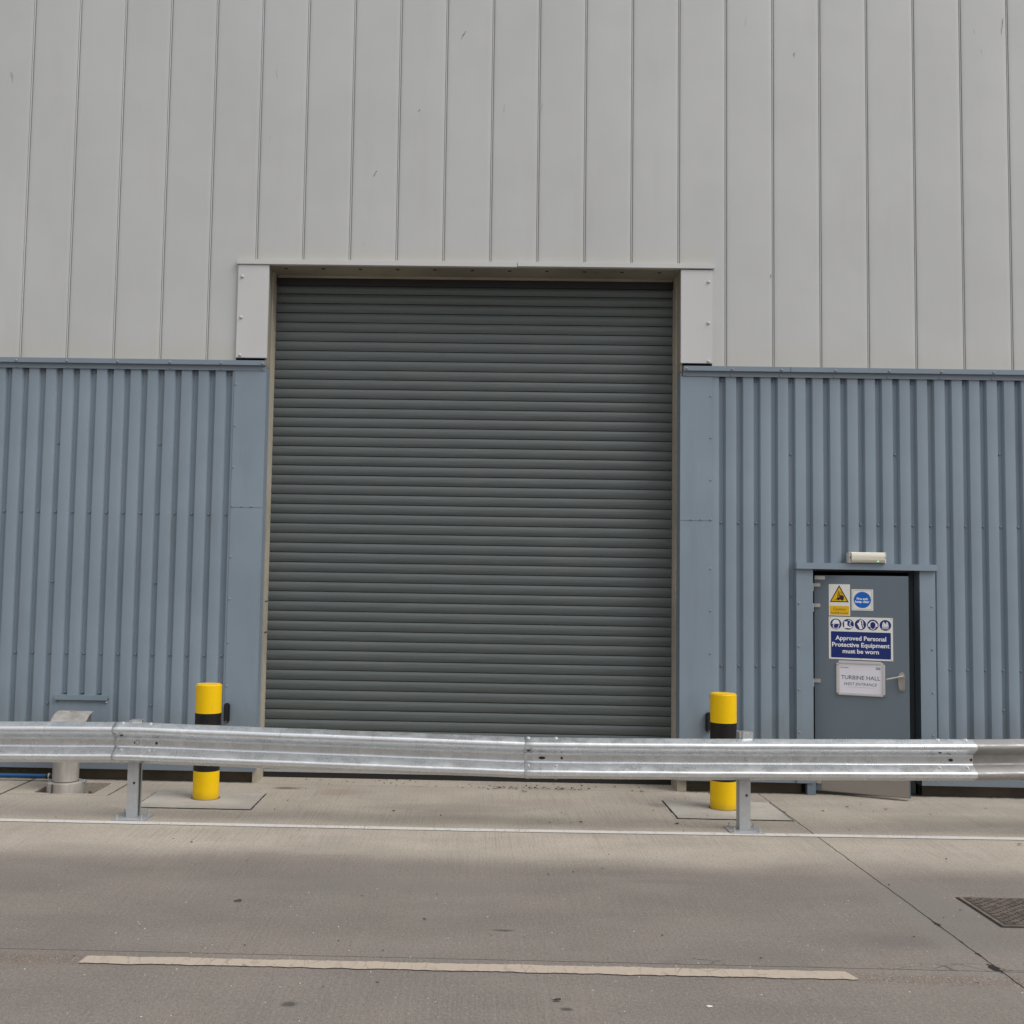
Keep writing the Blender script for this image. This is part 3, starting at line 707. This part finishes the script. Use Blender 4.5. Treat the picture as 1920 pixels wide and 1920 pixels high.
# PPE
t = on_door(.401, 1.4215, 'protective_equipment_sign', 'largest door sign, navy and white, five round symbols over Approved Personal Protective Equipment', 'safety sign')
panel(t, .546, .386, S_white)
def Q(u, z): return (u-.401, z-1.4215)
bx0, bz0 = Q(.1465, 1.243); bx1, bz1 = Q(.656, 1.481)
pr(t, 'text_panel', [rrect(bx0, bx1, bz0, bz1, .008)], S_navy, 1)
mesh_obj('lettering', join_bm([text_bm('Approved Personal', width=.432, cx=0, cz=Q(0, 1.424)[1], y=LY-.0008, bold=.022), text_bm('Protective Equipment', width=.490, cx=0, cz=Q(0, 1.364)[1], y=LY-.0008, bold=.022),
                              text_bm('must be worn', width=.308, cx=0, cz=Q(0, 1.306)[1], y=LY-.0008, bold=.022)]), S_lett, t, recalc=False)
R_ = .0485
SY = {
 'hard_hat_symbol': ([[(-.62, .12), (-.58, .45), (-.38, .72), (0, .86), (.4, .74), (.6, .45), (.66, .12), (.72, .04), (-.85, .04)],
                      [(-.60, -.05), (-.46, -.05), (-.42, -.18), (-.58, -.36), (-.50, -.48), (-.52, -.64), (-.34, -.86), (.45, -.86), (.46, -.60), (.66, -.2), (.62, -.05), (.50, -.05), (.52, -.2), (.32, -.6), (.33, -.75), (-.28, -.75), (-.36, -.62), (-.36, -.42), (-.42, -.34), (-.26, -.14), (-.30, -.02), (-.3, .0), (-.62, .0)]], []),
 'boot_symbol': ([[(-.72, .52), (-.12, .55), (-.15, -.15), (.18, -.42), (.62, -.52), (.66, -.74), (.0, -.74), (-.08, -.66), (-.25, -.72), (-.70, -.72)],
                  [(-.10, .70), (.08, .86), (.60, .62), (.32, .02), (.46, -.20), (.88, -.46), (.78, -.58), (.36, -.30), (.18, .02), (.42, .55), (.10, .72)]], []),
 'glove_symbol': ([[(-.62, .18), (-.28, .40), (-.20, .66), (.04, .72), (.08, .42), (.18, .30), (.12, .0), (.40, -.72), (-.10, -.90), (-.30, -.40)],
                   [(-.2, .80), (.1, .88), (.42, .72), (.50, .30), (.46, -.05), (.64, -.45), (.54, -.50), (.34, -.10), (.36, .30), (.28, .56), (.12, .74), (-.1, .72)]], [[(.14, .5), (.36, .44), (.30, .34), (.16, .38)]]),
 'ear_defender_symbol': ([circ(0, .08, .66, 26), [(-.82, .22), (-.60, .30), (-.60, -.40), (-.82, -.30)], [(.82, .22), (.60, .30), (.60, -.40), (.82, -.30)], [(-.5, -.2), (.5, -.2), (.40, -.66), (.15, -.86), (-.15, -.86), (-.40, -.66)]],
                         [[(.46*math.cos(a), .05+(.52 if math.sin(a) > 0 else .80)*math.sin(a)) for a in [2*math.pi*i/30 for i in range(30)]]]),
 'vest_symbol': ([[(-.58, -.30), (-.50, .28), (-.34, .64), (-.22, .64), (.0, .20), (.22, .64), (.34, .64), (.50, .28), (.58, -.30)],
                  [(-.55, -.38), (.55, -.38), (.55, -.48), (-.55, -.48)], [(-.55, -.58), (.55, -.58), (.55, -.68), (-.55, -.68)]],
                 [[(-.36, -.25), (-.32, -.25), (-.20, .52), (-.26, .52)], [(.36, -.25), (.32, -.25), (.20, .52), (.26, .52)], [(-.02, -.28), (.02, -.28), (.02, .16), (-.02, .16)]]),
}
for (nm, (wh, dk)), u in zip(SY.items(), (.190, .296, .401, .506, .611)):
    cx, cz = Q(u, 1.5475)
    d = pr(t, nm, [circ(cx, cz, R_, 40)], S_navy, 1)
    bm = bmesh.new()
    for i, q in enumerate(wh): poly(bm, [(cx+x*R_, cz+z_*R_) for x, z_ in q], LY-.0006-.00002*i)
    o = mesh_obj('symbol_figure', bm, S_lett, d, recalc=False)
    if dk:
        bm = bmesh.new()
        for q in dk: poly(bm, [(cx+x*R_, cz+z_*R_) for x, z_ in q], LY-.0009)
        mesh_obj('symbol_detail', bm, S_navy, d, recalc=False)
for x in (-.26, 0, .26):
    for z in (-.183, .183):
        bm = bmesh.new(); cyl(bm, .0035, LY-.001, LY, x, z, seg=10, axis='y'); mesh_obj('rivet', bm, S_corner, t)
# notice frame
t = on_door(.399, 1.0595, 'notice_frame', 'silver snap frame holding a paper reading TURBINE HALL WEST ENTRANCE, low on the side door', 'notice frame')
w, h = .415, .306
mesh_obj('backing', B(-w/2+.004, w/2-.004, -.004, 0, -h/2+.004, h/2-.004), S_white, t)
mesh_obj('paper', B(-.182, .182, -.0052, -.0041, -.136, .137), S_paper, t)
for nm, a in (('top', (-w/2+.02, w/2-.03, h/2-.020, h/2+.006)), ('bot', (-w/2+.018, w/2-.018, -h/2, -h/2+.022)), ('l', (-w/2, -w/2+.026, -h/2+.016, h/2-.016)), ('r', (w/2-.026, w/2, -h/2+.016, h/2-.016))):
    mesh_obj('frame_rail', B(a[0], a[1], -.015 if nm in ('top', 'bot') else -.013, -.0053 if nm in ('l', 'r') else -.0054, a[2], a[3], bev=.004), S_frame, t)
for x in (-1, 1):
    for z in (-1, 1): mesh_obj('corner_cap', B(*sorted((x*(w/2+.001), x*(w/2-.018))), -.012, -.0054, *sorted((z*(h/2+.001), z*(h/2-.018))), bev=.004), S_corner, t)
yp = -.0056
mesh_obj('lettering', join_bm([text_bm('TURBINE HALL', width=.330, height=.037, cx=-.001, cz=.010, y=yp, bold=.006), text_bm('WEST ENTRANCE', width=.280, height=.027, cx=0, cz=-.049, y=yp, shear=.3)]), S_ink, t, recalc=False)
bm = bmesh.new(); strip2(bm, [(-.110, -.0785), (.118, -.0785)], .0018, yp); mesh_obj('rule', bm, S_line, t, recalc=False)
bm = bmesh.new(); strip2(bm, circ(-.162, .096, .006, 13)+[(-.156, .096)], .0028, yp)
x = -.150
for wd in (.005, .003, .005, .004, .004, .006, .004, .004): poly(bm, [(x, .092), (x+wd, .092), (x+wd, .092+random.uniform(.005, .0075)), (x, .0972)], yp); x += wd+.0015
mesh_obj('small_logo', bm, S_logo, t, recalc=False)
bm = bmesh.new()
strip2(bm, [(.132, .103), (.139, .106), (.148, .101), (.160, .106), (.166, .104)], .0055, yp); strip2(bm, [(.130, .094), (.137, .088), (.147, .093), (.158, .088), (.166, .089)], .0055, yp)
strip2(bm, [(.131, .104), (.129, .098), (.132, .091)], .004, yp); strip2(bm, [(.147, .101), (.148, .093)], .004, yp); strip2(bm, [(.165, .105), (.163, .098), (.165, .089)], .004, yp)
mesh_obj('wave_logo', bm, S_logo, t, recalc=False)
bm = bmesh.new(); cyl(bm, .005, -.0160, -.0130, -w/2+.009, .118, seg=12, axis='y'); mesh_obj('red_sticker', bm, S_red, t)

# ------------------------------------------------------------------ emergency light above the door
t = thing('bulkhead_light', 'cream emergency bulkhead light with green pilot lamp above the side door', 'light', (3.260, -.031, 2.106))
mesh_obj('housing', B(-.165, .165, -.02, .03, .0, .098, bev=.004), M_lamp, t)
bm = bmesh.new()
prof = fillet([(-.0205, .001), (-.062, .006), (-.075, .03), (-.075, .068), (-.066, .100), (-.0205, .103)], .006, 3)
for (xa, xb) in ((-.150, .150),):
    va = [bm.verts.new((xa, y, z)) for y, z in prof]; vb = [bm.verts.new((xb, y, z)) for y, z in prof]
    for i in range(len(prof)-1): bm.faces.new((va[i], vb[i], vb[i+1], va[i+1]))
    bm.faces.new(va); bm.faces.new(vb)
dm = Mat('lamp_diffuser', (.66, .63, .53), .35); dm.bump(dm.noise(1., dm.scale((2, 1, 170)), detail=1), .002); dm.set('Coat Weight', .5)
mesh_obj('diffuser', bm, dm.m, t, smooth=35)
for s in (-1, 1):
    e = mesh_obj('end_cap', B(*sorted((s*.151, s*.169)), -.058, -.0205, -.001, .104, bev=.005), M_lamp, t)
    bm = bmesh.new(); cyl(bm, .0055, -.0595, -.058, s*.158, .052, seg=12, axis='y'); mesh_obj('cap_screw', bm, M_hole, e)
gm = Mat('green_led', (.1, .8, .3), .3); gm.set('Emission Color', (.25, 1., .45, 1)); gm.set('Emission Strength', .9)
bm = bmesh.new(); bmesh.ops.create_uvsphere(bm, u_segments=12, v_segments=8, radius=.0055)
mesh_obj('pilot_lamp', bm, gm.m, t, loc=(.088, -.073, .018), smooth=True)

# ------------------------------------------------------------------ black photocell posts either side of the shutter
for x, z0, lab in ((-2.577, .552, 'slim black door sensor on the blue wall beside the left bollard'), (1.826, .550, 'slim black door sensor on the blue wall beside the right bollard')):
    t = thing('door_sensor', lab, 'sensor', (x, -.006, z0), 0, 'sensors either side of the roller shutter')
    mesh_obj('housing', B(-.026, .026, -.055, 0, 0, .176, bev=.012), M_black, t, smooth=40)
    mesh_obj('lens', B(-.016, .016, -.0575, -.0551, .125, .155, bev=.001), flat('lens_black', (.03, .03, .035), .1), t)
    bm = bmesh.new(); cyl(bm, .004, -.057, -.0545, 0, .012, seg=10, axis='y'); mesh_obj('fixing', bm, M_bolt, t)

# ------------------------------------------------------------------ bollards
def bollard(x, y, label):
    t = thing('bollard', label, 'bollard', (x, y, .004), 0, 'yellow and black bollards before the shutter')
    r = .1095
    bm = bmesh.new(); cyl(bm, r, 0, .236, seg=64); mesh_obj('lower_sleeve', bm, M_yel, t, smooth=40)
    bm = bmesh.new(); cyl(bm, r+.0008, .2362, .7195, seg=64); mesh_obj('black_band', bm, M_blk, t, smooth=40)
    bm = bmesh.new(); cyl(bm, r, .7197, .963, seg=64, bev=.009); mesh_obj('upper_sleeve', bm, M_yel, t, smooth=40)
    bm = bmesh.new(); cyl(bm, r+.012, -.002, .004, seg=40); mesh_obj('sealant_ring', bm, M_plinth, t)
    return t
bollard(-2.581, -.722, 'yellow bollard with black middle band in front of the left end of the shutter')
bollard(1.805, -.705, 'yellow bollard with black middle band beside the right guard rail post')

# ------------------------------------------------------------------ duct with hood
t = thing('vent_duct', 'stubby grey metal duct with curved hood rising from a pit behind the guard rail', 'duct', (-3.868, -.50, -.1))
bm = bmesh.new(); cyl(bm, .111, .0, .55, seg=48); mesh_obj('pipe', bm, M_duct, t, smooth=40)
bm = bmesh.new(); cyl(bm, .154, .0, .182, seg=48, bev=.006); col = mesh_obj('collar', bm, M_duct, t, smooth=40)
bm = bmesh.new(); cyl(bm, .1125, .182, .190, seg=48); mesh_obj('sealant', bm, M_plinth, col)
mesh_obj('collar_seam', B(-.062, -.058, -.1535, -.13, .02, .175), M_hole, col)
# hood: quarter-round shell open to the right
bm = bmesh.new(); R0 = .30; hx0, hx1 = -.165, .150; cy, cz = .22, .462
arc = [(cy-R0*math.cos(a), cz+R0*math.sin(a)) for a in [math.radians(q) for q in range(0, 91, 6)]]
arc_i = [(cy-(R0-.006)*math.cos(a), cz+(R0-.006)*math.sin(a)) for a in [math.radians(q) for q in range(0, 91, 6)]]
A1 = [bm.verts.new((hx0, y, z)) for y, z in arc]; A2 = [bm.verts.new((hx1, y, z)) for y, z in arc]; I1 = [bm.verts.new((hx0, y, z)) for y, z in arc_i]; I2 = [bm.verts.new((hx1, y, z)) for y, z in arc_i]
for i in range(len(arc)-1):
    bm.faces.new((A1[i], A2[i], A2[i+1], A1[i+1])); bm.faces.new((I1[i], I1[i+1], I2[i+1], I2[i])); bm.faces.new((A2[i], I2[i], I2[i+1], A2[i+1])); bm.faces.new((A1[i], A1[i+1], I1[i+1], I1[i]))
hood = mesh_obj('hood', bm, M_duct, t, smooth=40)
bm = bmesh.new(); pc = [(cy-(R0-.007)*math.cos(a), cz+(R0-.007)*math.sin(a)) for a in [math.radians(q) for q in range(0, 91, 6)]]+[(cy, cz)]
for xa in (hx0+.012, hx1-.022): bm.faces.new([bm.verts.new((xa, y, z)) for y, z in pc])
mesh_obj('hood_cheek', bm, flat('cheek_grey', (.13, .125, .12), .6), hood, recalc=False)
mesh_obj('hood_base', B(hx0+.005, hx1-.005, cy-R0+.008, cy, .44, .4615), M_duct, hood)
bm = bmesh.new(); cyl(bm, .013, cz+R0-.004, cz+R0+.004, -.04, cy-.03, seg=10); box(bm, -.045, -.005, cy-.055, cy-.045, cz+R0-.01, cz+R0); mesh_obj('hood_catch', bm, M_duct, hood)
bm = bmesh.new(); cyl(bm, .022, -.02, .012, seg=14, axis='x'); 
mesh_obj('side_coupling', bm, M_post, t, loc=(.118, .14, .15), smooth=40)
# loose rubble in the pit
bm = bmesh.new()
for i in range(90):
    x, y = random.uniform(-4.09, -3.59), random.uniform(-.61, -.14)
    if (x+3.868)**2+(y+.5)**2 < .16**2: continue
    s = random.uniform(.008, .026); g = bmesh.ops.create_icosphere(bm, subdivisions=1, radius=s)
    for v in g['verts']: v.co = Vector((v.co.x*random.uniform(.7, 1.3)+x, v.co.y*random.uniform(.7, 1.3)+y, v.co.z*.7-.105+random.uniform(0, .03)))
o = mesh_obj('rubble', bm, M_plinth); o['kind'] = 'stuff'; o['label'] = 'loose rubble filling the pit around the duct collar'; o['category'] = 'rubble'

# blue water pipe
t = thing('water_pipe', 'bright blue plastic pipe running along the wall foot to the duct', 'pipe', (-4.165, -.10, .046))
bm = bmesh.new(); cyl(bm, .019, -3., -.03, seg=20, axis='x'); mesh_obj('pipe', bm, M_bluepipe, t, smooth=40)
bm = bmesh.new(); cyl(bm, .026, -.03, .03, seg=20, axis='x'); mesh_obj('end_cap', bm, M_black, t, smooth=40)
bm = bmesh.new(); cyl(bm, .0275, -.008, .004, seg=20, axis='x'); cyl(bm, .006, -.03, .045, .0, -.02, seg=8, axis='y'); mesh_obj('clamp', bm, M_bolt, t, smooth=40)

# ================================================================== GUARD RAIL
gr = thing('guard_rail', 'galvanised steel crash barrier on two bolted posts crossing in front of the building', 'guard rail', (0, -1.55, 0))
GP = [(-7.8, .70), (-4.6, .722), (-4.0, .727), (-3.1, .7405), (-2.94, .741), (-1.75, .7185), (-.8, .702), (.077, .6865), (.6, .690), (1.45, .7005), (3.0, .7265), (3.5, .7355), (3.9, .741), (6.8, .745)]
def zt(x):
    for (a, p), (b, q) in zip(GP, GP[1:]):
        if x <= b: return p+(q-p)*(x-a)/(b-a)
    return GP[-1][1]
base_prof = fillet([(.000, .154), (.010, .1545), (.080, .121), (.084, .090), (.004, .036), (.0, -.036), (.084, -.090), (.080, -.121), (.010, -.1545), (.0, -.154)], .017, 5)
def yoff(x, sec): return 0. if x < 3.5 or sec != 4 else (x-3.5)*.09
def beam(x0, x1, lift, mat, sec):
    bm = bmesh.new(); xs = [x0]; 
    for a, _ in GP:
        if x0 < a < x1: pass
    q = math.ceil(x0/.05+.5)*.05
    while q < x1: xs.append(q); q += .05
    xs = sorted({round(v, 4) for v in xs if x0 <= v <= x1}|{x1}); rows = []
    for x in xs:
        zc = (zt(x-.05)+zt(x)+zt(x+.05))/3-.1555; wob = .0010*math.sin(x*5.1)+.0008*math.sin(x*2.3+1)
        rows.append([bm.verts.new((x, -(d+lift+wob)+yoff(x, sec), z+zc+.0006*math.sin(x*9+z*20))) for d, z in base_prof])
    for a, b in zip(rows, rows[1:]):
        for i in range(len(a)-1): bm.faces.new((a[i], a[i+1], b[i+1], b[i]))
    o = mesh_obj('rail_beam', bm, mat, gr, smooth=60, recalc=True)
    s = o.modifiers.new('thickness', 'SOLIDIFY'); s.thickness = .003; s.offset = 0
    return o
B1 = beam(-7.8, -2.76, .002, M_galv, 1); B2 = beam(-3.10, .42, .007, M_galv, 2); B3 = beam(.077, 3.505, .012, M_galv, 3); B4 = beam(3.15, 6.8, .007, M_galv_old, 4)
def bolt(x, z, d, parent, r=.015, ny=0.):
    bm = bmesh.new(); cyl(bm, r*1.25, -.003, 0, seg=16, axis='y'); g0 = len(bm.verts)
    g = bmesh.ops.create_uvsphere(bm, u_segments=14, v_segments=8, radius=r)
    for v in g['verts']: v.co = (v.co.x, -max(0, -v.co.y)*.8-.002, v.co.z)
    for v in bm.verts: v.co = Matrix.Rotation(ny, 3, 'X') @ v.co
    return mesh_obj('bolt', bm, M_bolt, parent, smooth=40, loc=(x, -d, z))
def hole(x, z, d, parent, w, h=.009):
    bm = bmesh.new(); poly(bm, [(math.cos(a)*w, math.sin(a)*h) for a in [2*math.pi*i/20 for i in range(20)]], 0)
    return mesh_obj('slot_hole', bm, M_hole, parent, recalc=False, loc=(x, -d-.003, z))
def surf(dz):   # depth of the profile at height dz from its centre
    best = min(base_prof, key=lambda p: abs(p[1]-dz)); return best[0]
for (xa, xb, par, lift, wide) in ((-3.033, -2.818, B2, .009, 0), (.107, .320, B3, .013, 1), (3.236, 3.446, B3, .013, 0)):
    for x in (xa, xb):
        zc = zt(x)-.1555
        bolt(x, zc+.143, surf(.143)+lift+.003, par, ny=-.45); bolt(x, zc-.143, surf(.143)+lift+.003, par, ny=.45)
        bolt(x, zc-.0555, .034+lift+.002, par, .011, ny=-.5)
        if x == xa: hole(x, zc+.060, .040+lift+.004, par, .013, .006)
    hole((xa+xb)/2+(.0 if wide else -.006), zt(xa)-.1555, lift+.002, par, .026 if wide else .018, .011)
    hole(xb+.045, zt(xb)-.1555, lift+.002, par, .009, .011)
bolt(-2.921, zt(-2.92)-.1555+.002, .013, B2, .015)
bolt(1.780, zt(1.78)-.1555, .016, B3, .012)
# posts: open C section, web to the left
def post(x, seen=True, out=False):
    p = part_empty('post', gr, (x, 0, 0))
    bm = bmesh.new(); w, d, th = .084, .104, .005; L = .024
    pts = [(w/2, -L+d/2+0), ] 
    o_ = [(w/2, -d/2+L), (w/2, -d/2), (-w/2, -d/2), (-w/2, d/2), (w/2, d/2), (w/2, d/2-L)]
    i_ = [(w/2-th, d/2-L), (w/2-th, d/2-th), (-w/2+th, d/2-th), (-w/2+th, -d/2+th), (w/2-th, -d/2+th), (w/2-th, -d/2+L)]
    extr_z(bm, [(a, b+.053) for a, b in o_+i_], .0105, .752, close=True)
    mesh_obj('post_section', bm, M_post, p)
    bp = mesh_obj('base_plate', B(-.130, .130, -.088, .155, .0, .010, bev=.002), M_post, p)
    for bx, by in ((-.095, -.055), (.095, -.055), (-.095, .125), (.095, .125)):
        bm = bmesh.new(); cyl(bm, .011, .010, .019, bx, by, seg=6); cyl(bm, .006, .019, .042, bx, by, seg=10); cyl(bm, .016, .0100, .012, bx, by, seg=16); mesh_obj('anchor_bolt', bm, M_bolt, bp)
    bm = bmesh.new(); cyl(bm, .011, -.004, 0, 0.01, .43-.0, seg=14, axis='y'); mesh_obj('post_bolt', bm, M_bolt, p) if False else bm.free()
    bm = bmesh.new(); cyl(bm, .009, -.0035, -.0001, .012, .275, seg=14, axis='y'); mesh_obj('post_hole', bm, M_hole, p)
    mesh_obj('spacer_clip', B(-.02, .058, -.012, .03, .700, .758, bev=.002), M_galv, p)
    return p
post(-2.952); post(1.774); post(-7.6); post(6.5)
for c in gr.children:
    pass

# ================================================================== access cover in the road
t = thing('manhole_cover', 'worn cast iron access cover with raised tread set into the road', 'manhole cover', (2.955, -3.49, .0))
w, d = .315, .275
bm = bmesh.new(); 
for a in ((-w, -w+.018, -d, d), (w-.018, w, -d, d), (-w+.018, w-.018, -d, -d+.018), (-w+.018, w-.018, d-.018, d)): box(bm, *a, .001, .009)
mesh_obj('frame', bm, M_iron, t)
lid = mesh_obj('lid', B(-w+.024, w-.024, -d+.024, d-.024, .001, .004), flat('iron_dirt', (.045, .038, .034), .8), t)
bm = bmesh.new(); r0 = 0; yy = -d+.04
while yy < d-.03:
    xx = -w+.035+(.03 if r0 % 2 else 0)
    while xx < w-.06:
        L = random.uniform(.040, .047); box(bm, xx, xx+L, yy, yy+.013, .0041, .0095); xx += .060
    yy += .0245; r0 += 1
mesh_obj('tread_bars', bm, M_iron, lid)
bm = bmesh.new()
for s in ((-w-.012, -w-.001, -d-.01, d+.01), (-w-.001, w, d+.001, d+.008), (-w-.001, w, -d-.012, -d-.001)): box(bm, *s, .0005, .0025)
mesh_obj('gap', bm, M_hole, t)
bm = bmesh.new(); cyl(bm, .02, .0042, .0100, -.02, -.03, seg=16); mesh_obj('key_hole', bm, M_hole, lid)

# ================================================================== litter: leaf scraps and grit
def leaf(x, y, s, col, parent_list=None):
    bm = bmesh.new(); a0 = random.uniform(0, 6.28); k = 7; ring = []
    for i in range(k):
        a = a0+2*math.pi*i/k; r = s*random.uniform(.5, 1.1)*(1.0 if i % 2 else .8)
        ring.append(bm.verts.new((math.cos(a)*r*1.7, math.sin(a)*r*.7, random.uniform(.001, .012))))
    c = bm.verts.new((0, 0, random.uniform(.004, .012)))
    for i in range(k): bm.faces.new((ring[i], ring[(i+1) % k], c))
    return bm, (x, y, .003)
M_leaf = flat('dead_leaf', (.045, .032, .022), .8); M_leaf2 = flat('brown_leaf', (.16, .08, .045), .8); M_chip = flat('white_chip', (.7, .7, .68), .6)
bm = bmesh.new()
def add_leafs(lst):
    for (x, y, s) in lst:
        b, l = leaf(x, y, s, None)
        bmesh.ops.translate(b, verts=b.verts, vec=l); me = bpy.data.meshes.new('q'); b.to_mesh(me); b.free(); bm.from_mesh(me); bpy.data.meshes.remove(me)
L_ = [(random.gauss(.15, .35), random.gauss(-.0, .05), random.uniform(.006, .016)) for i in range(46)]
L_ += [(random.uniform(-2.2, 1.5), random.uniform(-.03, .28), random.uniform(.004, .010)) for i in range(40)]
L_ += [(random.uniform(1.65, 2.2), random.uniform(-.06, .05), random.uniform(.005, .012)) for i in range(26)]+[(random.uniform(-4.8, -2.4), random.uniform(-.02, .05), random.uniform(.005, .012)) for i in range(50)]
L_ += [(random.uniform(3.7, 5), random.uniform(-.02, .05), random.uniform(.004, .01)) for i in range(20)]
L_ += [(.155, -.15, .024), (.288, -1.403, .012), (.529, -1.362, .016), (1.291, -1.346, .017), (.20, -1.37, .012), (.065, -4.99, .02), (-1.671, -3.616, .017), (-.95, -1.1, .01)]
L_ += [(random.uniform(-4.5, 4.5), random.uniform(-5, -.1), random.uniform(.003, .008)) for i in range(60)]
add_leafs(L_); o = mesh_obj('leaf_litter', bm, M_leaf, recalc=False); o['kind'] = 'stuff'; o['label'] = 'dark scraps of dead leaf blown against the shutter sill and over the yard'; o['category'] = 'leaf litter'
bm = bmesh.new(); add_leafs([(3.729, -1.802, .02), (3.2, -.62, .012), (2.9, -.55, .014), (3.5, -.8, .013), (2.62, -.75, .014), (-1.0, -4.9, .006), (3.05, -.45, .010), (4.1, -.5, .01)])
o = mesh_obj('brown_leaves', bm, M_leaf2, recalc=False); o['kind'] = 'stuff'; o['label'] = 'few reddish brown leaf scraps near the side door'; o['category'] = 'leaf litter'
bm = bmesh.new()
for i in range(150):
    x, y, s = random.uniform(-3, 3), random.uniform(-5.3, -3.2), random.uniform(.0012, .0032)
    g = bmesh.ops.create_icosphere(bm, subdivisions=1, radius=s)
    for v in g['verts']: v.co = (v.co.x*1.4+x, v.co.y+y, v.co.z*.6+s*.3)
for v in bmesh.ops.create_icosphere(bm, subdivisions=1, radius=.012)['verts']: v.co = (v.co.x*1.3+.739, v.co.y*.8-5.009, v.co.z*.3+.003)
o = mesh_obj('white_grit', bm, M_chip, recalc=False); o['kind'] = 'stuff'; o['label'] = 'tiny pale stone chips scattered over the road surface'; o['category'] = 'grit'
